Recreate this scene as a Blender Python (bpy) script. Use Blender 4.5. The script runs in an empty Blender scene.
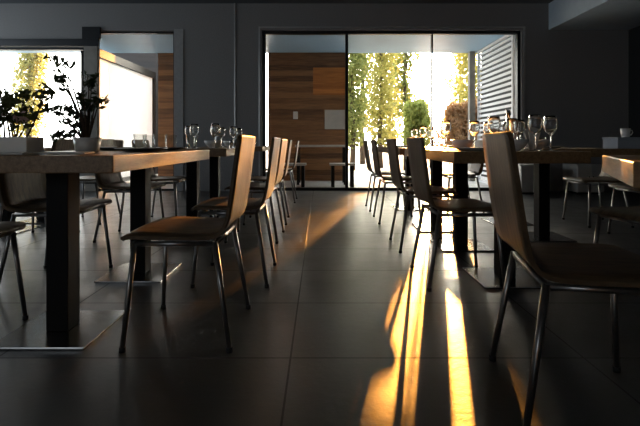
import bpy, math, random
import numpy as np
from mathutils import Vector, Matrix
random.seed(7)
rng = np.random.default_rng(11)
sc = bpy.context.scene
C = sc.collection
PI = math.pi

# ------------------------------------------------------------------ materials
def new_mat(name):
    m = bpy.data.materials.new(name); m.use_nodes = True
    nt = m.node_tree
    return m, nt, nt.nodes['Principled BSDF'], nt.nodes['Material Output']

def N(nt, kind, **kw):
    n = nt.nodes.new(kind)
    for k, v in kw.items(): setattr(n, k, v)
    return n

def ramp(nt, src, stops):
    r = N(nt, 'ShaderNodeValToRGB')
    cr = r.color_ramp
    while len(cr.elements) < len(stops): cr.elements.new(0.5)
    for e, (p, c) in zip(cr.elements, stops):
        e.position = p; e.color = (*c, 1)
    nt.links.new(src, r.inputs[0])
    return r.outputs[0]

def noise(nt, scale, detail=4, vec=None, rough=0.55):
    n = N(nt, 'ShaderNodeTexNoise')
    n.inputs['Scale'].default_value = scale; n.inputs['Detail'].default_value = detail
    n.inputs['Roughness'].default_value = rough
    if vec is not None: nt.links.new(vec, n.inputs['Vector'])
    return n.outputs['Fac']

def obj_coord(nt, scale=(1, 1, 1), rot=(0, 0, 0)):
    tc = N(nt, 'ShaderNodeTexCoord'); mp = N(nt, 'ShaderNodeMapping')
    mp.inputs['Scale'].default_value = scale; mp.inputs['Rotation'].default_value = rot
    nt.links.new(tc.outputs['Object'], mp.inputs['Vector'])
    return mp.outputs['Vector']

def bump(nt, b, src, strength=0.2, dist=0.01):
    n = N(nt, 'ShaderNodeBump')
    n.inputs['Strength'].default_value = strength; n.inputs['Distance'].default_value = dist
    nt.links.new(src, n.inputs['Height']); nt.links.new(n.outputs[0], b.inputs['Normal'])

def mat(name, c0, c1=None, rough=0.5, metal=0.0, nscale=8, bstr=0.0, spec=0.5, vscale=(1, 1, 1)):
    m, nt, b, o = new_mat(name)
    c1 = c1 or tuple(x * 0.8 for x in c0)
    v = obj_coord(nt, vscale)
    f = noise(nt, nscale, vec=v)
    nt.links.new(ramp(nt, f, [(0.3, c1), (0.7, c0)]), b.inputs['Base Color'])
    b.inputs['Roughness'].default_value = rough; b.inputs['Metallic'].default_value = metal
    b.inputs['Specular IOR Level'].default_value = spec
    if bstr: bump(nt, b, f, bstr)
    return m

def wood(name, dark, light, vscale, rough=0.4, spec=0.4):
    m, nt, b, o = new_mat(name)
    v = obj_coord(nt, vscale)
    f = noise(nt, 5.0, 8, v, 0.65)
    g = noise(nt, 22.0, 3, v, 0.5)
    mx = N(nt, 'ShaderNodeMath', operation='MULTIPLY_ADD')
    nt.links.new(g, mx.inputs[0]); mx.inputs[1].default_value = 0.35; nt.links.new(f, mx.inputs[2])
    nt.links.new(ramp(nt, mx.outputs[0], [(0.45, dark), (0.85, light)]), b.inputs['Base Color'])
    b.inputs['Roughness'].default_value = rough; b.inputs['Specular IOR Level'].default_value = spec
    bump(nt, b, mx.outputs[0], 0.08, 0.003)
    return m

def floor_mat():
    m, nt, b, o = new_mat('polished_dark_stone')
    tc = N(nt, 'ShaderNodeTexCoord'); sep = N(nt, 'ShaderNodeSeparateXYZ')
    nt.links.new(tc.outputs['Object'], sep.inputs[0])
    def joint(out, off, pitch, w):
        a = N(nt, 'ShaderNodeMath', operation='SUBTRACT'); nt.links.new(out, a.inputs[0]); a.inputs[1].default_value = off
        p = N(nt, 'ShaderNodeMath', operation='PINGPONG'); nt.links.new(a.outputs[0], p.inputs[0]); p.inputs[1].default_value = pitch / 2
        l = N(nt, 'ShaderNodeMath', operation='LESS_THAN'); nt.links.new(p.outputs[0], l.inputs[0]); l.inputs[1].default_value = w
        return l.outputs[0]
    jx = joint(sep.outputs['X'], -0.11, 1.092, 0.0035)
    jy = joint(sep.outputs['Y'], 1.589, 0.546, 0.0035)
    j = N(nt, 'ShaderNodeMath', operation='MAXIMUM'); nt.links.new(jx, j.inputs[0]); nt.links.new(jy, j.inputs[1])
    n1 = noise(nt, 3.2, 10, tc.outputs['Object'], 0.75); n2 = noise(nt, 34, 6, tc.outputs['Object'], 0.7)
    base = ramp(nt, n1, [(0.3, FLOOR_A), (0.72, FLOOR_B)])
    mx = N(nt, 'ShaderNodeMix', data_type='RGBA')
    nt.links.new(j.outputs[0], mx.inputs['Factor']); nt.links.new(base, mx.inputs['A']); mx.inputs['B'].default_value = (0.004, 0.004, 0.004, 1)
    nt.links.new(mx.outputs['Result'], b.inputs['Base Color'])
    r1 = N(nt, 'ShaderNodeMapRange'); nt.links.new(n1, r1.inputs[0])
    r1.inputs['From Min'].default_value = 0.3; r1.inputs['From Max'].default_value = 0.7
    r1.inputs['To Min'].default_value = 0.27; r1.inputs['To Max'].default_value = 0.45
    rm = N(nt, 'ShaderNodeMath', operation='MULTIPLY_ADD'); nt.links.new(j.outputs[0], rm.inputs[0]); rm.inputs[1].default_value = 0.5
    nt.links.new(r1.outputs[0], rm.inputs[2]); nt.links.new(rm.outputs[0], b.inputs['Roughness'])
    b.inputs['Specular IOR Level'].default_value = 1.0; b.inputs['IOR'].default_value = 1.65
    s = N(nt, 'ShaderNodeMath', operation='SUBTRACT'); nt.links.new(n2, s.inputs[0]); nt.links.new(j.outputs[0], s.inputs[1])
    bump(nt, b, s.outputs[0], 0.38, 0.003)
    return m

def glass_mat(name, refl=1.0, tint=(1, 1, 1)):
    m, nt, b, o = new_mat(name)
    nt.nodes.remove(b)
    t = N(nt, 'ShaderNodeBsdfTransparent'); t.inputs[0].default_value = (*tint, 1)
    g = N(nt, 'ShaderNodeBsdfGlossy'); g.inputs['Roughness'].default_value = 0.02
    f = N(nt, 'ShaderNodeLayerWeight'); f.inputs[0].default_value = .5
    pw = N(nt, 'ShaderNodeMath', operation='POWER'); nt.links.new(f.outputs['Facing'], pw.inputs[0]); pw.inputs[1].default_value = 4.0
    mm = N(nt, 'ShaderNodeMath', operation='MULTIPLY_ADD'); nt.links.new(pw.outputs[0], mm.inputs[0]); mm.inputs[1].default_value = refl * .6; mm.inputs[2].default_value = .03 * refl
    x = N(nt, 'ShaderNodeMixShader')
    nt.links.new(mm.outputs[0], x.inputs[0]); nt.links.new(t.outputs[0], x.inputs[1]); nt.links.new(g.outputs[0], x.inputs[2])
    nt.links.new(x.outputs[0], o.inputs[0])
    return m

def leaf_mat(name, c0, c1, trans):
    m, nt, b, o = new_mat(name)
    v = obj_coord(nt)
    f = noise(nt, 9, 3, v)
    col = ramp(nt, f, [(0.35, c1), (0.65, c0)])
    nt.links.new(col, b.inputs['Base Color']); b.inputs['Roughness'].default_value = 0.5
    t = N(nt, 'ShaderNodeBsdfTranslucent'); nt.links.new(col, t.inputs[0])
    x = N(nt, 'ShaderNodeMixShader'); x.inputs[0].default_value = trans
    nt.links.new(b.outputs[0], x.inputs[1]); nt.links.new(t.outputs[0], x.inputs[2]); nt.links.new(x.outputs[0], o.inputs[0])
    return m

def siding_mat(name, dark, light, pitch):
    m, nt, b, o = new_mat(name)
    tc = N(nt, 'ShaderNodeTexCoord'); sep = N(nt, 'ShaderNodeSeparateXYZ')
    nt.links.new(tc.outputs['Object'], sep.inputs[0])
    d = N(nt, 'ShaderNodeMath', operation='DIVIDE'); nt.links.new(sep.outputs['Z'], d.inputs[0]); d.inputs[1].default_value = pitch
    fl = N(nt, 'ShaderNodeMath', operation='FLOOR'); nt.links.new(d.outputs[0], fl.inputs[0])
    fr = N(nt, 'ShaderNodeMath', operation='FRACT'); nt.links.new(d.outputs[0], fr.inputs[0])
    wn = N(nt, 'ShaderNodeTexWhiteNoise', noise_dimensions='1D'); nt.links.new(fl.outputs[0], wn.inputs['W'])
    v = obj_coord(nt, (0.6, 1, 9)); f = noise(nt, 4, 6, v, 0.6)
    a = N(nt, 'ShaderNodeMath', operation='MULTIPLY_ADD'); nt.links.new(wn.outputs['Value'], a.inputs[0]); a.inputs[1].default_value = 0.45; nt.links.new(f, a.inputs[2])
    nt.links.new(ramp(nt, a.outputs[0], [(0.45, dark), (0.95, light)]), b.inputs['Base Color'])
    b.inputs['Roughness'].default_value = 0.45
    g = N(nt, 'ShaderNodeMath', operation='GREATER_THAN'); nt.links.new(fr.outputs[0], g.inputs[0]); g.inputs[1].default_value = 0.08
    bump(nt, b, g.outputs[0], 0.8, 0.01)
    return m

def drink_mat():
    m, nt, b, o = new_mat('clear_drinking_glass')
    b.inputs['Base Color'].default_value = (.96, .97, .96, 1); b.inputs['Roughness'].default_value = .03
    b.inputs['Transmission Weight'].default_value = 1.0; b.inputs['IOR'].default_value = 1.48
    return m

FLOOR_A, FLOOR_B = (0.003, 0.003, 0.003), (0.015, 0.0147, 0.014)
M = dict(
    floor=floor_mat(),
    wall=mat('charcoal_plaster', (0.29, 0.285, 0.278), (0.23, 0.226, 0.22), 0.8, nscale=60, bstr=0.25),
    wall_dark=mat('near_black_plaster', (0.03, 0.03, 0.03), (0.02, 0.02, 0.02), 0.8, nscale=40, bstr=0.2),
    ceil=mat('grey_ceiling_paint', (0.13, 0.14, 0.15), (0.11, 0.12, 0.13), 0.8, nscale=20),
    frame=mat('dark_window_aluminium', (0.012, 0.014, 0.016), None, 0.35, 0.3),
    alu=mat('pale_aluminium', (0.55, 0.55, 0.53), None, 0.35, 0.6),
    post=mat('weathered_grey_post', (0.30, 0.28, 0.24), (0.22, 0.20, 0.17), 0.6),
    fabric=leaf_mat('white_screen_fabric', (0.88, 0.87, 0.85), (0.84, 0.83, 0.81), 0.6),
    darkpost=mat('grey_brown_frame', (0.013, 0.0115, 0.010), (0.009, 0.008, 0.007), 0.6, spec=.2),
    strip=mat('light_grey_plaster', (0.40, 0.40, 0.39), (0.34, 0.34, 0.33), 0.8, nscale=30),
    beam=mat('pale_bulkhead_paint', (0.60, 0.72, 0.80), (0.55, 0.67, 0.75), 0.7, nscale=10),
    oak=wood('oak_tabletop', (0.145, 0.083, 0.036), (0.32, 0.205, 0.10), (9, 0.9, 9), 0.42),
    ply=wood('walnut_plywood', (0.045, 0.032, 0.019), (0.145, 0.098, 0.055), (1.2, 9, 1.6), 0.46, 0.22),
    steel=mat('brushed_steel', (0.38, 0.37, 0.36), (0.28, 0.27, 0.26), 0.22, 1.0, nscale=30),
    leg=mat('satin_grey_steel_tube', (0.30, 0.29, 0.28), (0.24, 0.23, 0.22), 0.28, 0.9, nscale=30),
    black=mat('black_powder_coat', (0.008, 0.008, 0.008), None, 0.6, 0.0, nscale=40, spec=.15),
    rubber=mat('black_rubber', (0.01, 0.01, 0.01), None, 0.7),
    glass=glass_mat('window_glass', 0.35),
    cup=drink_mat(), thin=glass_mat('clear_tumbler_glass', 1.3, (.97, .98, .97)),
    china=mat('white_glazed_china', (0.78, 0.76, 0.72), (0.72, 0.70, 0.66), 0.18),
    slate=mat('black_stoneware', (0.02, 0.02, 0.02), None, 0.3),
    linen=mat('white_linen', (0.75, 0.73, 0.68), (0.66, 0.64, 0.6), 0.85, nscale=90, bstr=0.2),
    bluegrey=mat('pale_blue_grey_card', (0.42, 0.47, 0.52), (0.36, 0.41, 0.46), 0.6),
    cream=mat('cream_ceramic', (0.86, 0.82, 0.74), (0.8, 0.76, 0.68), 0.3),
    pale=mat('pale_lacquer', (0.62, 0.60, 0.55), (0.54, 0.52, 0.48), 0.45),
    soil=mat('potting_soil', (0.03, 0.02, 0.012), (0.015, 0.01, 0.006), 0.95, nscale=60, bstr=0.6),
    twig=mat('brown_twig', (0.06, 0.035, 0.018), (0.03, 0.018, 0.01), 0.8, nscale=30),
    bark=mat('tree_bark', (0.10, 0.07, 0.045), (0.05, 0.035, 0.022), 0.85, nscale=12, bstr=0.5),
    darkleaf=leaf_mat('dark_glossy_leaf', (0.03, 0.05, 0.014), (0.012, 0.022, 0.008), 0.25),
    midleaf=leaf_mat('olive_leaf', (0.10, 0.11, 0.03), (0.04, 0.05, 0.012), 0.35),
    petal=leaf_mat('pale_pink_petal', (0.75, 0.6, 0.62), (0.7, 0.52, 0.55), 0.5),
    yleaf=leaf_mat('yellow_green_leaf', (0.58, 0.52, 0.16), (0.24, 0.24, 0.06), 0.65),
    gleaf=leaf_mat('garden_green_leaf', (0.42, 0.44, 0.14), (0.13, 0.17, 0.04), 0.6),
    rleaf=leaf_mat('russet_leaf', (0.64, 0.42, 0.23), (0.32, 0.19, 0.09), 0.7),
    hleaf=leaf_mat('light_shrub_leaf', (0.62, 0.64, 0.22), (0.26, 0.32, 0.08), 0.75),
    siding=siding_mat('brown_timber_boards', (0.11, 0.05, 0.02), (0.34, 0.165, 0.066), 0.12),
    stain=siding_mat('dark_stained_boards', (0.008, 0.0045, 0.0025), (0.022, 0.0125, 0.007), 0.14),
    sunlit=siding_mat('orange_sunlit_boards', (0.42, 0.14, 0.03), (0.70, 0.27, 0.06), 0.10),  # orange glow of sun on the cladding, put into the board colour
    white=mat('white_render', (0.82, 0.80, 0.77), (0.76, 0.74, 0.71), 0.8, nscale=30),
    louvre=mat('white_louvre_paint', (0.88, 0.88, 0.88), (0.84, 0.84, 0.84), 0.5),
    soffit=mat('pale_blue_grey_soffit', (0.36, 0.56, 0.74), (0.32, 0.51, 0.69), 0.4, nscale=3),
    terrace=mat('pale_terrace_paving', (0.50, 0.50, 0.49), (0.40, 0.40, 0.39), 0.45, nscale=3),
    gravel=mat('pale_gravel', (0.60, 0.58, 0.52), (0.44, 0.43, 0.36), 0.8, nscale=6, bstr=0.3),
    lawn=mat('lawn', (0.16, 0.22, 0.05), (0.08, 0.12, 0.025), 0.9, nscale=25, bstr=0.8),
)

# ------------------------------------------------------------------ mesh builder
class MB:
    def __init__(s): s.v = []; s.f = []; s.sm = []
    def add(s, vs, fs, smooth=False):
        o = len(s.v); s.v += [tuple(v) for v in vs]
        for f in fs: s.f.append(tuple(i + o for i in f)); s.sm.append(smooth)
        return s
    def box(s, a, b):
        (x0, y0, z0), (x1, y1, z1) = a, b
        x0, x1 = min(x0, x1), max(x0, x1); y0, y1 = min(y0, y1), max(y0, y1); z0, z1 = min(z0, z1), max(z0, z1)
        vs = [(x0, y0, z0), (x1, y0, z0), (x1, y1, z0), (x0, y1, z0), (x0, y0, z1), (x1, y0, z1), (x1, y1, z1), (x0, y1, z1)]
        return s.add(vs, [(0, 3, 2, 1), (4, 5, 6, 7), (0, 1, 5, 4), (1, 2, 6, 5), (2, 3, 7, 6), (3, 0, 4, 7)])
    def tube(s, pts, r, seg=10, caps=True):
        pts = [Vector(p) for p in pts]; n = len(pts)
        rs = r if isinstance(r, (list, tuple)) else [r] * n
        vs = []; prev = None
        for i, p in enumerate(pts):
            d = (pts[min(i + 1, n - 1)] - pts[max(i - 1, 0)]).normalized()
            if prev is None:
                a = d.cross(Vector((0, 0, 1)))
                if a.length < 1e-3: a = d.cross(Vector((1, 0, 0)))
            else: a = prev - d * prev.dot(d)
            a.normalize(); prev = a; b = d.cross(a)
            for k in range(seg):
                t = 2 * PI * k / seg
                vs.append(p + (a * math.cos(t) + b * math.sin(t)) * rs[i])
        fs = []
        for i in range(n - 1):
            for k in range(seg):
                k2 = (k + 1) % seg
                fs.append((i * seg + k, i * seg + k2, (i + 1) * seg + k2, (i + 1) * seg + k))
        s.add(vs, fs, True)
        if caps:
            o = len(s.v) - len(vs)
            s.f.append(tuple(o + k for k in reversed(range(seg)))); s.sm.append(False)
            s.f.append(tuple(o + (n - 1) * seg + k for k in range(seg))); s.sm.append(False)
        return s
    def lathe(s, prof, seg=20, c=(0, 0, 0)):
        vs = []
        for r, z in prof:
            for k in range(seg):
                t = 2 * PI * k / seg
                vs.append((c[0] + r * math.cos(t), c[1] + r * math.sin(t), c[2] + z))
        fs = []
        for i in range(len(prof) - 1):
            for k in range(seg):
                k2 = (k + 1) % seg
                fs.append((i * seg + k, i * seg + k2, (i + 1) * seg + k2, (i + 1) * seg + k))
        return s.add(vs, fs, True)
    def build(s, name, m, parent=None, bevel=0.0):
        me = bpy.data.meshes.new(name); me.from_pydata(s.v, [], s.f); me.update()
        me.polygons.foreach_set('use_smooth', s.sm)
        me.materials.append(m)
        o = bpy.data.objects.new(name, me); C.objects.link(o)
        if parent is not None: o.parent = parent
        if bevel:
            md = o.modifiers.new('edge', 'BEVEL'); md.width = bevel; md.segments = 2; md.limit_method = 'ANGLE'
        return o

def tag(o, label=None, cat=None, group=None, kind=None):
    if label: o['label'] = label
    if cat: o['category'] = cat
    if group: o['group'] = group
    if kind: o['kind'] = kind
    return o
def thing(name, label, cat, loc=(0, 0, 0), rz=0, group=None):
    o = bpy.data.objects.new(name, None); C.objects.link(o)
    o.location = loc; o.rotation_euler = (0, 0, rz)
    return tag(o, label, cat, group)
def dup(root, loc, rz, label, group=None):
    r = root.copy(); C.objects.link(r); r.location = loc; r.rotation_euler = (0, 0, rz); r['label'] = label
    if group: r['group'] = group
    for ch in list(root.children):
        c = ch.copy(); C.objects.link(c); c.parent = r
        for g in ch.children:
            d = g.copy(); C.objects.link(d); d.parent = c
    return r
def struct(name, mb, m, parent=None, bevel=0.0, label=None):
    o = mb.build(name, m, parent, bevel)
    if parent is None: tag(o, label, None, None, 'structure')
    return o

# ------------------------------------------------------------------ room shell
YB = 7.10; YO = 7.35; ZC = 3.12
XL, XR, YF = -6.3, 5.13, -4.5
struct('floor', MB().box((XL - .2, YF - .2, -0.12), (XR + .2, YO, 0)), M['floor'], label='dark polished stone floor laid in large rectangular slabs')
struct('ceiling', MB().box((XL - .2, YF - .2, ZC), (XR + .2, YO, ZC + .2)), M['ceil'], label='grey painted ceiling')
struct('beam', MB().box((3.80, YF, 2.68), (XR - .002, YB - .002, ZC - .002)), M['beam'], label='pale dropped ceiling bulkhead along the right wall')
W1 = (-0.965, 3.36, 2.68)          # main sliding window: x0, x1, top
WA = (-3.79, -2.43, 2.67)          # tall pane left of it
WB = (-6.10, -3.91, 0.50, 2.40)    # low window behind the plants
mb = MB()
mb.box((XL, YB, 0), (WB[0], YO, ZC))
mb.box((WB[0], YB, 0), (WB[1], YO, WB[2])); mb.box((WB[0], YB, WB[3]), (WB[1], YO, ZC))
mb.box((WB[1], YB, 0), (WA[0], YO, ZC))
mb.box((WA[0], YB, WA[2]), (WA[1], YO, ZC))
mb.box((WA[1], YB, 0), (W1[0], YO, ZC))
mb.box((W1[0], YB, W1[2]), (W1[1], YO, ZC))
mb.box((W1[1], YB, 0), (XR, YO, ZC))
struct('wall_back', mb, M['wall'], label='charcoal plastered back wall')
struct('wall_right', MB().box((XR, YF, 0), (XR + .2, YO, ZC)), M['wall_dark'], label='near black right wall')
# left and front (behind the camera) walls, with unseen openings added for sky fill
LW = (3.0, 6.8, 1.4, 2.9)
mb = MB()
mb.box((XL - .2, YF, 0), (XL, LW[0], ZC)); mb.box((XL - .2, LW[1], 0), (XL, YO, ZC))
mb.box((XL - .2, LW[0], 0), (XL, LW[1], LW[2])); mb.box((XL - .2, LW[0], LW[3]), (XL, LW[1], ZC))
struct('wall_left', mb, M['wall'])
FW = (-6.1, -2.7, 1.2, 2.9)
mb = MB()
mb.box((XL, YF - .2, 0), (FW[0], YF, ZC)); mb.box((FW[1], YF - .2, 0), (XR, YF, ZC))
mb.box((FW[0], YF - .2, 0), (FW[1], YF, FW[2])); mb.box((FW[0], YF - .2, FW[3]), (FW[1], YF, ZC))
struct('wall_front', mb, M['wall'])

def window(name, x0, x1, z0, z1, mull, label, fw=0.05):
    fr = MB()
    y0, y1 = YB + .06, YB + .14
    fr.box((x0, y0, z0), (x0 + fw, y1, z1)); fr.box((x1 - fw, y0, z0), (x1, y1, z1))
    fr.box((x0 + fw, y0, z1 - fw), (x1 - fw, y1, z1)); fr.box((x0 + fw, y0, z0), (x1 - fw, y1, z0 + fw))
    w = struct(name, fr, M['frame'], label=label)
    for xm, wd in mull:
        MB().box((xm - wd / 2, y0 + .005, z0 + fw), (xm + wd / 2, y1 - .005, z1 - fw)).build('mullion', M['frame'], w)
    xs = [x0 + fw] + [q for xm, wd in mull for q in (xm - wd / 2, xm + wd / 2)] + [x1 - fw]
    for i in range(0, len(xs), 2):
        MB().box((xs[i], YB + .095, z0 + fw), (xs[i + 1], YB + .103, z1 - fw)).build('pane', M['glass'], w)
    return w
window('window_1', W1[0], W1[1], 0.0, W1[2], [(0.45, .05), (1.885, .025)], 'wide floor to ceiling sliding window onto the garden')
window('window_2', WA[0], WA[1], 0.0, WA[2], [], 'tall narrow pane between the grey post and the back wall', 0.03)
window('window_3', WB[0], WB[1], WB[2], WB[3], [], 'low topped window behind the potted plants', 0.035)
# reveals and trims
t = MB()
t.box((W1[0] - .055, YB - .012, 0), (W1[0] - .03, YB, W1[2] + .055)); t.box((W1[1] + .02, YB - .012, 0), (W1[1] + .05, YB, W1[2] + .055))
t.box((W1[0] - .03, YB - .012, W1[2] + .035), (W1[1] + .02, YB, W1[2] + .055))
struct('trim_1', t, M['alu'], label='thin pale metal trim round the wide window')
struct('trim_2', MB().box((-1.425, YB - .02, 0), (-1.405, YB, ZC)), M['alu'], label='thin pale vertical strip on the back wall')
struct('trim_3', MB().box((WB[0], YB - .06, 2.40), (-3.66, YB, 2.52)), M['frame'], bevel=.004, label='dark head trim over the low topped window')
struct('trim_4', MB().box((-3.93, YB - .05, 2.52), (-3.64, YB, 2.72)), M['frame'], label='dark block on top of the grey post')
struct('trim_5', MB().box((-3.90, YB - .05, 0), (-3.68, YB, 2.40)), M['post'], bevel=.004, label='weathered grey post between two windows')
struct('trim_6', MB().box((-2.42, YB - .018, 0), (-2.27, YB, 2.69)), M['strip'], label='paler flat strip beside the tall pane')

# ------------------------------------------------------------------ outside
struct('ground', MB().box((-30, YO, -0.14), (30, 60, -0.04)), M['gravel'], label='pale gravel ground beyond the terrace')
struct('terrace_floor', MB().box((-9, YO + .002, -0.12), (8, 11.2, -0.02)), M['terrace'], label='pale paved terrace outside the windows')
struct('porch_roof', MB().box((-7, YO + .01, 2.77), (3.6, 9.35, 3.0)), M['soffit'], label='pale blue grey porch roof seen from below')
tag(MB().box((3.22, 9.18, -.02), (3.34, 9.30, 2.77)).build('porch_post', M['post'], bevel=.006), 'slim grey brown post holding up the porch at the end of the louvres', 'post')
lv = thing('louvre_screen', 'white horizontal louvre screen closing the end of the porch', 'screen', (3.36, 7.45, -.02))
f = MB(); f.box((0, 0, 0), (.05, .05, 2.78)); f.box((0, 1.62, 0), (.05, 1.67, 2.78)); f.box((0, .05, 0), (.05, 1.62, .05)); f.box((0, .05, 2.73), (.05, 1.62, 2.78))
f.build('screen_frame', M['louvre'], lv)
s = MB()
for k in range(27): s.box((.012, .05, .075 + k * .0990), (.030, 1.62, .125 + k * .0990))
s.build('slats', M['louvre'], lv)

tag(MB().box((4.0, 7.42, -.04), (4.2, 10.6, 3.1)).build('boundary_wall', M['wall_dark']), 'dark garden wall showing between the white louvres', 'wall')
tw = thing('timber_clad_wall', 'brown board clad wall across the porch behind the wide window', 'wall', (-1.13, 9.3, -.02))
MB().box((0, 0, 0), (1.72, .3, 2.79)).build('cladding', M['siding'], tw)
MB().box((.98, -.025, 1.86), (1.70, 0, 2.46)).build('sunlit_patch', M['sunlit'], tw, .003)['label'] = 'orange panel coloured as sunlit boards'  # added panel; its orange colour stands in for sunlight on the cladding
tag(MB().box((-3.55, 9.36, -.02), (-1.30, 9.6, 2.9)).build('timber_pier', M['siding']), 'brown timber pier seen through the tall narrow pane, right of the white screen', 'wall')  # stretch hidden behind the back wall is added to block the sun
tag(MB().box((-6.05, 11.3, -.02), (-3.5, 11.5, 3.2)).build('timber_fence', M['stain']), 'brown timber boards showing above the white screen', 'fence')
sg = thing('reflection_panel', 'pale pinkish panel on the brown board wall, coloured as a glass reflection', 'panel', (.34, 9.29, 1.10))  # added panel standing in for a pale reflection in the window glass
MB().box((-.24, -.02, 0), (.20, 0, .42)).build('reflection_fill', M['pale'], sg); 
fm = MB(); fm.box((-.26, -.03, -.02), (-.24, 0, .44)); fm.box((.20, -.03, -.02), (.22, 0, .44)); fm.box((-.24, -.03, .42), (.20, 0, .44)); fm.box((-.24, -.03, -.02), (.20, 0, 0)); fm.build('reflection_border', M['siding'], sg)
wl = thing('wall_lamp', 'small white box lamp on the brown board wall', 'lamp', (-.53, 9.30, 1.32))
MB().box((-.05, -.09, 0), (.05, -.015, .16)).build('lamp_shade', M['white'], wl, .006); MB().box((-.03, -.015, .04), (.03, 0, .12)).build('backplate', M['steel'], wl)

ws = thing('white_screen', 'bright white framed screen wall at the left end of the porch', 'screen', (-4.2, 7.78, -.02))
MB().box((-.10, .08, .08), (-.05, 3.04, 2.46)).build('screen_panel', M['fabric'], ws)
cp = MB(); cp.box((-.16, 0, 2.46), (.0, 3.14, 2.62)); cp.box((-.16, 3.04, 0), (.0, 3.14, 2.46)); cp.box((-.16, 0, 0), (.0, .08, 2.46)); cp.box((-.16, .08, 0), (.0, 3.04, .08)); cp.build('screen_frame', M['darkpost'], ws, .004)

ot = thing('outdoor_table', 'pale topped outdoor table in front of the brown board wall', 'table', (.03, 8.62, -.02))
MB().box((-.52, -.28, .74), (.52, .28, .78)).build('tabletop', M['pale'], ot, .004)
for sx in (-1, 1):
    for sy in (-1, 1): MB().box((sx * .46 - .025, sy * .23 - .025, 0), (sx * .46 + .025, sy * .23 + .025, .74)).build('leg', M['black'], ot)
def bench(label, loc, w):
    b = thing('outdoor_bench', label, 'bench', loc)
    MB().box((-w, -.15, .40), (w, .15, .44)).build('seat', M['pale'], b, .004)
    for sx in (-1, 1): MB().box((sx * (w - .06) - .03, -.13, 0), (sx * (w - .06) + .03, .13, .40)).build('leg', M['black'], b)
bench('pale slab bench before the brown board wall, left end', (-.52, 8.05, -.02), .26)
bench('pale slab bench before the brown board wall, by the window mullion', (.42, 8.05, -.02), .24)

def leaves(name, m, parent, blobs, size, seed=0, shell=0.0, lean=0.5):
    """blobs: (centre, radii, count); every leaf a folded diamond"""
    r = np.random.default_rng(seed)
    V = []; F = []
    for (c, rad, n) in blobs:
        d = r.normal(size=(n, 3)); d /= np.linalg.norm(d, axis=1)[:, None]
        q = (shell + (1 - shell) * r.random(n)) ** (1 / 2.2)
        P = np.array(c) + d * q[:, None] * np.array(rad)
        A = r.normal(size=(n, 3)); A[:, 2] -= lean; A /= np.linalg.norm(A, axis=1)[:, None]
        B = np.cross(A, r.normal(size=(n, 3))); B /= np.linalg.norm(B, axis=1)[:, None]
        Nn = np.cross(A, B)
        L = (size * (0.65 + 0.7 * r.random(n)))[:, None]
        o = len(V) * 1
        base = sum(len(x) for x in V)
        pts = np.stack([P - A * L * .5, P + B * L * .24 + Nn * L * .07, P + A * L * .5 - Nn * L * .05, P - B * L * .24 + Nn * L * .07], axis=1)
        V.append(pts.reshape(-1, 3))
        idx = base + 4 * np.arange(n)
        F += [(i, i + 1, i + 2) for i in idx] + [(i, i + 2, i + 3) for i in idx]
    mb = MB(); mb.v = [tuple(map(float, v)) for v in np.concatenate(V)]; mb.f = [tuple(int(x) for x in f) for f in F]; mb.sm = [False] * len(F)
    return mb.build(name, m, parent)

def tree(label, loc, h, crowns, m, leaf, seed, group=None, trunk_r=.09, top=None):
    t = thing('garden_tree', label, 'tree', loc, 0, group)
    rr = random.Random(seed)
    mb = MB(); pts = [(rr.uniform(-.06, .06) * (k > 0), rr.uniform(-.06, .06) * (k > 0), h * k / 6) for k in range(7)]
    mb.tube(pts, [trunk_r * (1 - .13 * k) for k in range(7)], 8)
    for (c, rad, n) in crowns:
        z0 = max(.3, min(c[2] - .5, h * .9)); mb.tube([(0, 0, z0), (c[0] * .5, c[1] * .5, (z0 + c[2]) / 2 + .1), c], [.045, .03, .012], 6)
    mb.build('trunk', M['bark'], t)
    leaves('foliage', m, t, crowns, leaf, seed)
    return t
def bush(name, label, loc, blobs, m, leaf, seed, cat='shrub', group=None):
    t = thing(name, label, cat, loc, 0, group)
    mb = MB()
    rr = random.Random(seed)
    for (c, rad, n) in blobs:
        mb.tube([(c[0] * .4, c[1] * .4, 0), (c[0] * .8, c[1] * .8, c[2] * .6), (c[0], c[1], c[2] + rad[2] * .5)], [.03, .02, .008], 6)
    mb.build('stem', M['bark'], t)
    leaves('foliage', m, t, blobs, leaf, seed)
    return t

def column_crowns(z0, z1, r, n, seed, k=7):
    rr = random.Random(seed); out = []
    for i in range(k):
        z = z0 + (z1 - z0) * (i + .5) / k
        out.append(((rr.uniform(-.25, .25) * r, rr.uniform(-.3, .3) * r, z), (r * rr.uniform(.75, 1.05), r, (z1 - z0) / k * .8), n // k))
    return out
# garden: low dense planting, then porous trees; the low sun comes through a gap between them
def hedge_blobs(x0, x1, h, n, seed, ry=.34):
    r_ = random.Random(seed); out = []
    k = max(2, round((x1 - x0) / .34))
    for i in range(k):
        x = x0 + (x1 - x0) * (i + .5) / k
        for q in range(3):
            out.append(((x + r_.uniform(-.05, .12) * (x1 - x0), r_.uniform(-.3, .3), h * r_.uniform(.45, 1.02)), (.16, .16, .2), n // 45))
        for z, f in ((h * .52, .9), (h * .70, 1.0), (h * .86, .8)):
            out.append(((x + r_.uniform(-.04, .04), r_.uniform(-.1, .1), z), ((x1 - x0) / k * .72, ry, h * .17), int(n / k / 2.8 * f)))
    for i in range(3):
        out.append(((x0 + (x1 - x0) * r_.uniform(.25, .75), r_.uniform(-.2, .2), h * r_.uniform(.80, .92)), ((x1 - x0) * .34, ry, h * .15), n // 11))
    return out
bush('garden_shrub', 'dense green shrub at the edge of the sunny gap', (2.80, 12.0, -.04), hedge_blobs(-.42, .24, 2.0, 6000, 43), M['hleaf'], .10, 23)
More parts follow.
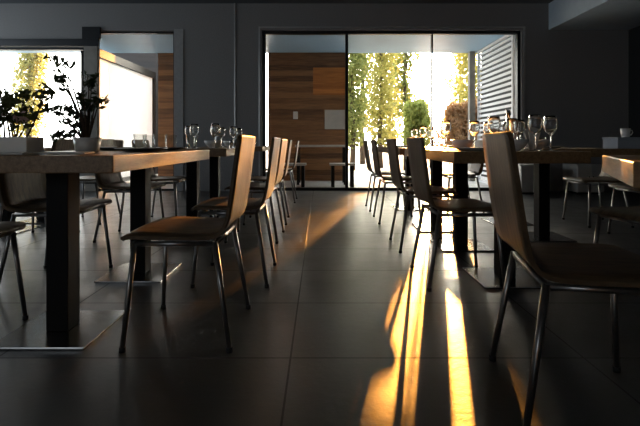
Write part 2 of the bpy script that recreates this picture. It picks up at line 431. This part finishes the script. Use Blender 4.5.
bush('garden_shrub', 'russet shrub beside the porch post and louvres', (4.25, 12.0, -.04), hedge_blobs(-.69, .75, 1.95, 7500, 45), M['rleaf'], .12, 25)
bush('garden_shrub', 'low russet shrub in the sunny gap', (3.75, 14.6, -.04), [((-.5, 0, .75), (.42, .35, .72), 520), ((.05, .1, .7), (.45, .35, .72), 420), ((.62, .1, .85), (.5, .35, .75), 700)], M['rleaf'], .12, 24)
tree('tall narrow tree right beside the brown board wall', (1.0, 13.2, -.04), 6.2, column_crowns(.75, 6.0, .54, 5200, 1, 10), M['gleaf'], .14, 1)
tree('yellowish leafy tree standing between the two greener garden trees', (2.05, 14.4, -.04), 6.4, column_crowns(.75, 6.2, .64, 4600, 2, 10), M['yleaf'], .14, 2)
tree('green garden tree at the sunny gap, with a loose crown', (2.66, 13.2, -.04), 5.6, column_crowns(1.7, 5.4, .44, 1500, 3, 9), M['gleaf'], .14, 3)
tree('thin pale tree on the louvre side of the sunny gap', (4.75, 13.4, -.04), 5.5, column_crowns(1.7, 5.4, .55, 2600, 4, 8), M['yleaf'], .14, 4)
tree('pale green tree standing farther back behind the garden trees', (1.7, 17.0, -.04), 7.5, column_crowns(1.2, 7.4, 1.25, 5200, 8, 8), M['gleaf'], .17, 8, trunk_r=.12)
tree('slender pale tree far back, left of the sunny gap', (3.1, 18.6, -.04), 7.0, column_crowns(1.0, 6.8, .75, 3600, 9, 8), M['yleaf'], .17, 9)
tree('pale tree far back between the sunny gap and the porch post', (6.0, 18.4, -.04), 7.0, column_crowns(.8, 6.8, .60, 3000, 10, 8), M['yleaf'], .17, 10)
tree('golden leafed tree outside the low topped window', (-7.6, 11.2, -.04), 4.2, [((0, 0, 2.3), (.40, .4, 1.0), 1300), ((.1, 0, 3.1), (.34, .35, .6), 700), ((-.15, .1, 1.4), (.45, .4, .6), 700)], M['yleaf'], .12, 6)
bush('garden_shrub', 'dark shrub below the golden leafed tree outside', (-8.3, 9.9, -.04), [((-.3, 0, .55), (.7, .4, .6), 1100), ((.6, .1, .5), (.7, .4, .55), 1100)], M['gleaf'], .11, 26)

# ------------------------------------------------------------------ chairs
def ribbon(prof, widths, th):
    """bent plywood: profile in x-z, extruded across y with a width per station"""
    mb = MB(); n = len(prof); vs = []
    for i, (x, z) in enumerate(prof):
        a = Vector((prof[max(i - 1, 0)][0], prof[max(i - 1, 0)][1])); b = Vector((prof[min(i + 1, n - 1)][0], prof[min(i + 1, n - 1)][1]))
        d = (b - a).normalized(); nx, nz = d.y * th, -d.x * th     # below / behind
        w = widths[i] / 2; cv = .005
        K = 6
        for k in range(K + 1):
            y = -w + 2 * w * k / K; s_ = (y / w) ** 2 * cv
            vs.append((x - nx / th * s_, y, z - nz / th * s_))
        for k in range(K + 1):
            y = -w + 2 * w * k / K; s_ = (y / w) ** 2 * cv
            vs.append((x + nx - nx / th * s_, y, z + nz - nz / th * s_))
    S = 14; fs = []; sm = []
    for i in range(n - 1):
        for k in range(6):
            a = i * S + k; fs.append((a, a + S, a + S + 1, a + 1)); sm.append(True)
            a = i * S + 7 + k; fs.append((a, a + 1, a + S + 1, a + S)); sm.append(True)
        a = i * S; fs.append((a, a + 7, a + 7 + S, a + S)); sm.append(False)
        a = i * S + 6; fs.append((a, a + S, a + 7 + S, a + 7)); sm.append(False)
    for i in (0, n - 1):
        for k in range(6):
            a = i * S + k; q = (a, a + 1, a + 8, a + 7); fs.append(q if i == 0 else q[::-1]); sm.append(False)
    mb.v = vs; mb.f = fs; mb.sm = sm
    return mb

def make_chair(label, loc, rz, group):
    t = thing('dining_chair', label, 'chair', loc, rz, group)
    seat = [(.212, .418), (.205, .428), (.19, .434), (.14, .437), (.05, .434), (-.05, .431), (-.12, .432), (-.155, .437), (-.178, .449)]
    back = [(-.178, .449), (-.193, .470), (-.203, .50), (-.214, .56), (-.224, .63), (-.233, .70), (-.241, .76), (-.248, .81), (-.250, .824), (-.2515, .832)]
    ribbon(seat, [.36, .40, .43, .44, .44, .435, .43, .425, .422], .013).build('seat', M['ply'], t)
    ribbon(back, [.422, .42, .418, .415, .412, .41, .408, .40, .385, .35], .013).build('backrest', M['ply'], t)
    fr = MB(); z = .405
    fr.tube([(.165, -.175, z), (-.15, -.175, z)], .010, 8); fr.tube([(.165, .175, z), (-.15, .175, z)], .010, 8)
    fr.tube([(.165, -.175, z), (.165, .175, z)], .010, 8); fr.tube([(-.15, -.175, z), (-.15, .175, z)], .010, 8)
    fr.build('seat_frame', M['leg'], t)
    for sx, fx, tx in ((1, .195, .165), (-1, -.215, -.15)):
        for sy in (-1, 1):
            lg = MB().tube([(tx, sy * .175, .412), (fx, sy * .215, .012)], [.0115, .0095], 10).build('leg', M['leg'], t)
            MB().lathe([(0, 0), (.012, 0), (.012, .018), (0, .018)], 10, (fx, sy * .215, 0)).build('foot_cap', M['rubber'], lg)
    return t
deg = math.radians
LA, LR, LL = 'chairs along the left row of tables', 'chairs along the right row of tables', 'chairs on the window side of the left tables'
ch = make_chair('bent plywood chair with golden lit back at the near left table', (-.562, 1.85, 0), deg(180), LA)
def chair(x, y, a, label, group): return dup(ch, (x, y, 0), deg(a), label, group)
chair(-.51, 2.58, 180, 'plywood chair second from the camera on the aisle side of the left tables', LA)
chair(-.55, 3.62, 178, 'plywood chair at the near end of the second left table, aisle side', LA)
chair(-.55, 4.38, 181, 'plywood chair at the far end of the second left table, aisle side', LA)
chair(-.55, 5.90, 180, 'plywood chair at the last left table close to the window', LA)
chair(-1.53, 1.72, 0, 'chair tucked under the near left table on the plant side, cut by the frame', LL)
chair(-1.53, 2.52, 2, 'chair tucked under the near left table, beyond the potted plants', LL)
chair(-1.60, 3.65, 0, 'chair facing the aisle from behind the second left table, nearer one', LL)
chair(-1.60, 4.40, 0, 'chair facing the aisle from behind the second left table, farther one', LL)
chair(-2.37, 3.60, 180, 'chair at the table by the low topped window, nearer one', LL)
chair(-2.37, 4.40, 180, 'chair at the table by the low topped window, farther one', LL)
chair(.805, 1.32, -11, 'large dark plywood chair nearest the camera on the right', LR)
chair(.805, 2.52, 0, 'backlit plywood chair at the front corner of the long right table', LR)
chair(.80, 3.32, 0, 'second backlit plywood chair along the aisle side of the right tables', LR)
chair(.80, 4.42, 0, 'third backlit plywood chair along the aisle side of the right tables', LR)
chair(.80, 5.20, 0, 'farthest backlit plywood chair on the right side of the aisle', LR)
chair(1.73, 2.20, 190, 'chair with pale lit seat edge at the right edge of the view', LR)
chair(2.74, 3.55, 180, 'dark chair on the wall side of the table by the dark wall, nearer one', LR)
chair(2.74, 4.25, 180, 'dark chair on the wall side of the table by the dark wall, farther one', LR)
chair(1.64, 5.05, 180, 'dark chair behind the far right table, in front of the louvres', LR)

# ------------------------------------------------------------------ tables
ZT, ZBT = .755, .690
def table(label, x0, x1, y0, y1, cols, group='long oak tables', rz=0, origin=None, matname='oak'):
    cx, cy = (x0 + x1) / 2, (y0 + y1) / 2
    if origin: ox, oy = origin
    else: ox, oy = cx, cy
    t = thing('dining_table', label, 'table', (ox, oy, 0), rz, group)
    MB().box((x0 - cx, y0 - cy, ZBT), (x1 - cx, y1 - cy, ZT)).build('tabletop', M[matname], t, .004)
    for (px, py) in cols:
        px -= cx; py -= cy
        c = MB().box((px - .046, py - .046, .012), (px + .046, py + .046, ZBT)).build('column', M['black'], t, .004)
        b = MB().box((px - .19, py - .185, 0), (px + .19, py + .185, .012)).build('base_plate', M['steel'], t, .003)
    return t
table('oak table with potted plants at the near left', -1.45, -.75, 1.547, 2.90, [(-1.10, 1.83), (-1.10, 2.62)])
table('oak table set with glasses behind the near left one', -1.45, -.75, 3.42, 4.75, [(-1.10, 3.70), (-1.10, 4.47)])
table('last small table of the left row, close to the window', -1.45, -.75, 5.55, 6.35, [(-1.10, 5.95)])
table('dark table near the low topped window', -3.20, -2.50, 3.3, 4.75, [(-2.85, 3.88), (-2.85, 4.4)])
table('long oak table at the front of the right row, its end facing the camera', .72, 1.455, 2.29, 3.64, [(1.09, 2.52), (1.09, 3.32)])
table('backlit table at the far end of the right row', .72, 1.455, 3.85, 5.55, [(1.09, 4.0), (1.09, 5.2)])
table('table between the right row and the dark wall', 1.48, 2.56, 3.30, 4.60, [(1.88, 3.62), (1.88, 4.3)])
a28 = deg(28); ax = Vector((math.sin(a28), math.cos(a28))); rx = Vector((math.cos(a28), -math.sin(a28)))
ce = Vector((.763, 1.04)) + ax * .33 + rx * .36
table('angled table at the right edge of the view with a golden lit side', -.36, .36, -.33, .33, [(0, 0)], rz=-a28, origin=(ce.x, ce.y))

# ------------------------------------------------------------------ tableware
protos = {}
def place(kind, maker, x, y, label, group, rz=0, z=ZT):
    if kind not in protos:
        o = maker(); protos[kind] = o
        o.location = (x, y, z); o.rotation_euler = (0, 0, rz); o['label'] = label; o['group'] = group
        return o
    return dup(protos[kind], (x, y, z), rz, label, group)
def mk_wine():
    o = MB().lathe([(0, .001), (.034, .001), (.034, .003), (.006, .007), (.004, .015), (.004, .085), (.008, .092), (.026, .110), (.037, .135), (.039, .155), (.035, .18), (.031, .205), (.0295, .205), (.0335, .18), (.0372, .155), (.035, .135), (.024, .112), (0, .096)], 18).build('wine_glass', M['cup'])
    return tag(o, cat='glass')
def mk_tumbler():
    o = MB().lathe([(0, .001), (.028, .001), (.030, .006), (.036, .095), (.0345, .095), (.0285, .012), (0, .010)], 18).build('tumbler', M['thin'])
    return tag(o, cat='glass')
def mk_plate(m='slate'):
    o = MB().lathe([(0, .001), (.075, .001), (.085, .004), (.125, .016), (.128, .019), (.124, .019), (.083, .008), (0, .007)], 28).build('plate', M[m])
    return tag(o, cat='plate')
def mk_wplate():
    return mk_plate('china')
def mk_bowl():
    o = MB().lathe([(0, .001), (.032, .001), (.035, .006), (.062, .03), (.078, .065), (.075, .066), (.058, .033), (.03, .011), (0, .01)], 24).build('bowl', M['china'])
    return tag(o, cat='bowl')
def mk_napkin():
    mb = MB(); rows = 9; vs = []
    for i in range(rows):      # a standing fan fold
        a = PI * i / (rows - 1); rr_ = .055 if i % 2 else .042
        vs += [(.018 * math.cos(a), .012 * math.sin(a) - .01, .001), (rr_ * math.cos(a) * 1.1, .03 * math.sin(a) - .01, .10 + .035 * math.sin(a))]
    fs = [(2 * i, 2 * i + 2, 2 * i + 3, 2 * i + 1) for i in range(rows - 1)]
    mb.add(vs, fs); o = mb.build('folded_napkin', M['linen'])
    md = o.modifiers.new('cloth', 'SOLIDIFY'); md.thickness = .003
    return tag(o, cat='napkin')
def mk_flat_napkin():
    o = MB().box((-.05, -.10, .001), (.05, .10, .009)).build('flat_napkin', M['linen'], bevel=.003)
    return tag(o, cat='napkin')
def mk_shaker():
    t = thing('salt_shaker', '', 'shaker'); MB().lathe([(0, .001), (.02, .001), (.021, .004), (.017, .05), (0, .05)], 14).build('body', M['cup'], t)
    MB().lathe([(.018, .05), (.018, .062), (.012, .07), (0, .072)], 14).build('cap', M['steel'], t); return t
def mk_bottle():
    t = thing('water_bottle', '', 'bottle')
    MB().lathe([(0, .001), (.036, .001), (.037, .006), (.037, .15), (.030, .18), (.014, .205), (.013, .25), (0, .25)], 18).build('body', M['cup'], t)
    MB().lathe([(.0145, .247), (.0145, .266), (0, .267)], 14).build('cap', M['steel'], t); return t
def mk_box():
    t = thing('serving_box', '', 'box'); MB().box((-.095, -.08, .001), (.095, .08, .075)).build('body', M['bluegrey'], t, .004)
    MB().box((-.099, -.084, .075), (.099, .084, .090)).build('lid', M['bluegrey'], t, .003); return t
def mk_cup():
    t = thing('cup', '', 'cup'); MB().lathe([(0, .001), (.025, .001), (.028, .004), (.036, .07), (.034, .07), (.026, .008), (0, .007)], 18).build('body', M['china'], t)
    MB().tube([(.033, 0, .058), (.052, 0, .054), (.056, 0, .036), (.046, 0, .02), (.029, 0, .016)], .004, 8).build('handle', M['china'], t); return t

ords = ['first', 'second', 'third', 'fourth', 'fifth', 'sixth', 'seventh', 'eighth']
# near left table: low tumblers, dark plates, white linen
for i, (x, y) in enumerate([(-.86, 2.30), (-1.02, 2.42), (-.93, 2.66), (-.84, 2.80), (-1.10, 2.74)]):
    place('tumbler', mk_tumbler, x, y, f'short clear tumbler on the near left table beyond the plants, {ords[i]} in depth', 'tumblers on the near left table')
for i, (x, y) in enumerate([(-.90, 2.16), (-.92, 2.52), (-1.25, 2.60)]):
    place('plate', mk_plate, x, y, ['black plate on the near left table beside the second potted plant', 'black plate near the aisle end corner of the near left table', 'black plate on the near left table away from the aisle'][i], 'black plates on the near left table')
place('flat_napkin', mk_flat_napkin, -1.20, 1.66, 'white folded napkin lying at the front of the near left table', 'white napkins', deg(80))
place('flat_napkin', mk_flat_napkin, -1.03, 1.72, 'white folded napkin lying next to the low pot of the leafy branches', 'white napkins', deg(95))
# second left table
for i, (x, y) in enumerate([(-.86, 3.52), (-1.06, 3.60), (-.95, 3.85), (-1.22, 3.98), (-.84, 4.15), (-1.02, 4.42), (-.88, 4.60)]):
    place('wine', mk_wine, x, y, f'stemmed wine glass on the second left table, {ords[i]} from the camera', 'wine glasses on the second left table')
for i, (x, y) in enumerate([(-.92, 3.68), (-.90, 4.30)]):
    place('bowl', mk_bowl, x, y, ['white bowl at the near end of the second left table', 'white bowl at the far end of the second left table'][i], 'white bowls')
place('napkin', mk_napkin, -1.12, 3.75, 'white fan folded napkin on the second left table', 'fan folded napkins')
place('shaker', mk_shaker, -.82, 3.95, 'small salt shaker near the aisle edge of the second left table', 'shakers')
for i, (x, y) in enumerate([(-.9, 5.75), (-1.15, 5.9)]):
    place('tumbler', mk_tumbler, x, y, f'short clear tumbler on the last left table by the window, {ords[i]} one', 'tumblers on the last left table')
# front right table
for i, (x, y) in enumerate([(1.22, 2.42), (1.36, 2.52), (1.06, 2.60), (1.25, 2.78), (1.38, 2.95), (1.12, 3.10), (1.30, 3.30), (.90, 3.05)]):
    place('wine', mk_wine, x, y, f'stemmed wine glass on the front right table, {ords[i]} from its near end', 'wine glasses on the front right table')
for i, (x, y) in enumerate([(1.30, 2.62), (1.18, 2.92), (1.39, 3.12)]):
    place('napkin', mk_napkin, x, y, f'white fan folded napkin on the front right table, {ords[i]} from its near end', 'fan folded napkins')
for i, (x, y) in enumerate([(1.12, 2.46), (1.385, 2.74), (.95, 2.85)]):
    place('bowl', mk_bowl, x, y, ['white bowl at the near end of the front right table', 'white bowl on the wall side of the front right table', 'white bowl on the aisle side of the front right table'][i], 'white bowls')
place('bottle', mk_bottle, 1.27, 2.88, 'clear water bottle standing among the glasses on the front right table', 'bottles')
place('wplate', mk_wplate, .90, 2.48, 'white plate at the aisle corner of the front right table', 'white plates')
# far right table
for i, (x, y) in enumerate([(.98, 4.05), (1.25, 4.3), (1.05, 4.75), (1.32, 5.1)]):
    place('wine', mk_wine, x, y, f'backlit wine glass on the far right table, {ords[i]} from its near end', 'wine glasses on the far right table')
for i, (x, y) in enumerate([(1.28, 3.98), (.90, 4.5)]):
    place('wplate', mk_wplate, x, y, ['white plate on the near corner of the far right table', 'white plate on the aisle side of the far right table'][i], 'white plates')
# table by the dark wall
place('box', mk_box, 2.40, 3.40, 'pale blue grey box on the table by the dark wall', 'boxes', deg(4))
place('cup', mk_cup, 2.44, 3.41, 'white cup standing on the pale blue grey box', 'cups', z=ZT + .0905)
place('wplate', mk_wplate, 1.85, 3.48, 'white plate on the table by the dark wall', 'white plates')
for i, (x, y) in enumerate([(1.70, 3.6), (1.95, 3.75), (2.10, 4.05)]):
    place('tumbler', mk_tumbler, x, y, f'short tumbler on the table by the dark wall, {ords[i]} from its near end', 'tumblers by the dark wall')
place('plate', mk_plate, ce.x - .10, ce.y + .12, 'black plate on the angled table at the right edge', 'black plates on the angled table')

# ------------------------------------------------------------------ potted plants on the near left table
def loc_at(px, y, d): return Vector(((px - 320) * d / 427, d, .8 + (143 - y) * d / 427))
p1 = thing('potted_plant', 'cream box planter with leafy shrub and pale pink flowers on the near left table', 'plant', (-1.30, 1.80, ZT))
pot = MB(); pot.box((-.10, -.055, .001), (.10, .055, .01)); pot.box((-.10, -.055, .01), (-.09, .055, .07)); pot.box((.09, -.055, .01), (.10, .055, .07)); pot.box((-.09, -.055, .01), (.09, -.045, .07)); pot.box((-.09, .045, .01), (.09, .055, .07))
pot.build('planter', M['cream'], p1)
MB().box((-.09, -.045, .04), (.09, .045, .062)).build('soil', M['soil'], p1)
st = MB(); bl = []
rr = random.Random(5)
for k in range(9):
    bx = rr.uniform(-.11, .11); c = (bx * 1.25, rr.uniform(-.05, .05), rr.uniform(.14, .27))
    st.tube([(bx * .6, 0, .055), (bx, c[1] * .5, c[2] * .6), c], [.004, .003, .002], 6); bl.append((c, (.055, .045, .045), 26))
st.build('stem', M['twig'], p1)
leaves('foliage', M['midleaf'], p1, bl, .042, 31)
for k, (c, n) in enumerate([((-.02, -.05, .17), 34), ((.07, -.045, .15), 22), ((-.08, -.03, .20), 20)]):
    leaves('flower', M['petal'], p1, [(c, (.03, .025, .026), n)], .03, 50 + k)
p2 = thing('potted_plant', 'open branched plant with dark leaves in a small white pot on the near left table', 'plant', (-1.10, 2.02, ZT))
MB().lathe([(0, .001), (.045, .001), (.05, .006), (.062, .07), (.058, .07), (.052, .055), (0, .055)], 22).build('pot', M['china'], p2)
st = MB(); bl = []
tips = [(50, 78), (60, 62), (70, 66), (78, 72), (84, 80), (66, 80), (92, 98), (97, 100), (84, 104), (72, 108), (62, 112), (80, 118), (70, 126), (58, 122), (52, 108), (86, 96), (76, 134), (66, 138)]
for k, (px, py) in enumerate(tips):
    q = loc_at(px, py, 2.02) - Vector((-1.10, 2.02, ZT)); q.y = rr.uniform(-.09, .09)
    z0 = max(.05, q.z * .35)
    st.tube([(0, 0, .05), (q.x * .15, q.y * .2, z0), (q.x * .6, q.y * .7, (z0 + q.z) / 2 + .03), q], [.006, .005, .003, .0015], 6)
    bl.append((tuple(q), (.045, .04, .022), 13)); bl.append((tuple(q * .82 + Vector((0, 0, .02))), (.03, .03, .02), 4))
st.build('stem', M['twig'], p2)
leaves('foliage', M['darkleaf'], p2, bl, .040, 33)

# pale low cabinets against the back wall, right of the wide window
def cabinet(label, x, w, h):
    c = thing('low_cabinet', label, 'cabinet', (x, 6.86, 0))
    MB().box((-w / 2, -.2, .03), (w / 2, .2, h)).build('body', M['pale'], c, .004)
    MB().box((-w / 2 + .02, -.18, 0), (w / 2 - .02, .18, .03)).build('plinth', M['black'], c)
    for sx in (-1, 1):
        d = MB().box((min(0, sx * w / 2) + .006, -.215, .045), (max(0, sx * w / 2) - .006, -.2, h - .015)).build('door', M['pale'], c, .002)
        MB().lathe([(0, 0), (.01, 0), (.012, .008), (0, .012)], 10).build('knob', M['steel'], d).matrix_local = Matrix.Translation((sx * .03, -.215, h * .6)) @ Matrix.Rotation(PI / 2, 4, 'X')
cabinet('pale low cabinet in front of the end of the wide window', 3.36, .46, .46)
cabinet('pale low cabinet against the dark back wall, away from the window', 4.22, .42, .46)

# ------------------------------------------------------------------ light
AZ, EL = math.atan2(117, 427), deg(8.8)
sdir = Vector((math.sin(AZ) * math.cos(EL), math.cos(AZ) * math.cos(EL), math.sin(EL)))
sun = bpy.data.lights.new('sun', 'SUN'); sun.energy = 8.5; sun.angle = deg(0.55); sun.color = (1.0, .39, .065)
so = bpy.data.objects.new('sun', sun); C.objects.link(so); so.rotation_euler = sdir.to_track_quat('Z', 'Y').to_euler()
w = bpy.data.worlds.new('sky'); sc.world = w; w.use_nodes = True
nt = w.node_tree; bg = nt.nodes['Background']
tc = N(nt, 'ShaderNodeTexCoord')
dt = N(nt, 'ShaderNodeVectorMath', operation='DOT_PRODUCT'); nt.links.new(tc.outputs['Generated'], dt.inputs[0]); dt.inputs[1].default_value = sdir
mr = N(nt, 'ShaderNodeMapRange'); nt.links.new(dt.outputs['Value'], mr.inputs[0]); mr.inputs['From Min'].default_value = -1; mr.inputs['From Max'].default_value = 1
col = ramp(nt, mr.outputs[0], [(0.0, (.95, 1.08, 1.2)), (.55, (1.1, 1.3, 1.5)), (.80, (2.4, 2.5, 2.5)), (.96, (7.0, 6.8, 6.2)), (.985, (14, 13.2, 11.5)), (1.0, (34.0, 31, 25))])
nt.links.new(col, bg.inputs[0]); bg.inputs[1].default_value = 1.0
def portal(loc, sx, sy, rot):
    l = bpy.data.lights.new('portal', 'AREA'); l.shape = 'RECTANGLE'; l.size = sx; l.size_y = sy
    try: l.cycles.is_portal = True
    except Exception: return
    o = bpy.data.objects.new('portal', l); C.objects.link(o); o.location = loc; o.rotation_euler = rot
portal((1.2, YO + .02, 1.34), 4.3, 2.66, (-PI / 2, 0, 0))
portal((-3.03, YO + .02, 1.34), 1.2, 2.66, (-PI / 2, 0, 0))
portal((-5.0, YO + .02, 1.45), 2.2, 1.9, (-PI / 2, 0, 0))
portal((-4.4, YF - .22, 2.05), 3.4, 1.7, (PI / 2, 0, 0))
portal((XL - .22, 4.9, 2.15), 1.5, 3.8, (0, -PI / 2, 0))

# ------------------------------------------------------------------ camera
cam = bpy.data.cameras.new('camera'); co = bpy.data.objects.new('camera', cam); C.objects.link(co)
co.location = (0, 0, .80); co.rotation_euler = (PI / 2, 0, 0)
cam.sensor_width = 36; cam.lens = 36 * 427 / 640; cam.shift_y = -70 / 640; cam.clip_start = .05; cam.clip_end = 300
sc.camera = co
sc.view_settings.view_transform = 'Standard'; sc.view_settings.look = 'None'; sc.view_settings.gamma = 1
sc.view_settings.use_curve_mapping = False
sc.view_settings.exposure = 1.0
sc.cycles.use_denoising = True
sc.cycles.max_bounces = 10; sc.cycles.transparent_max_bounces = 24; sc.cycles.sample_clamp_indirect = 8
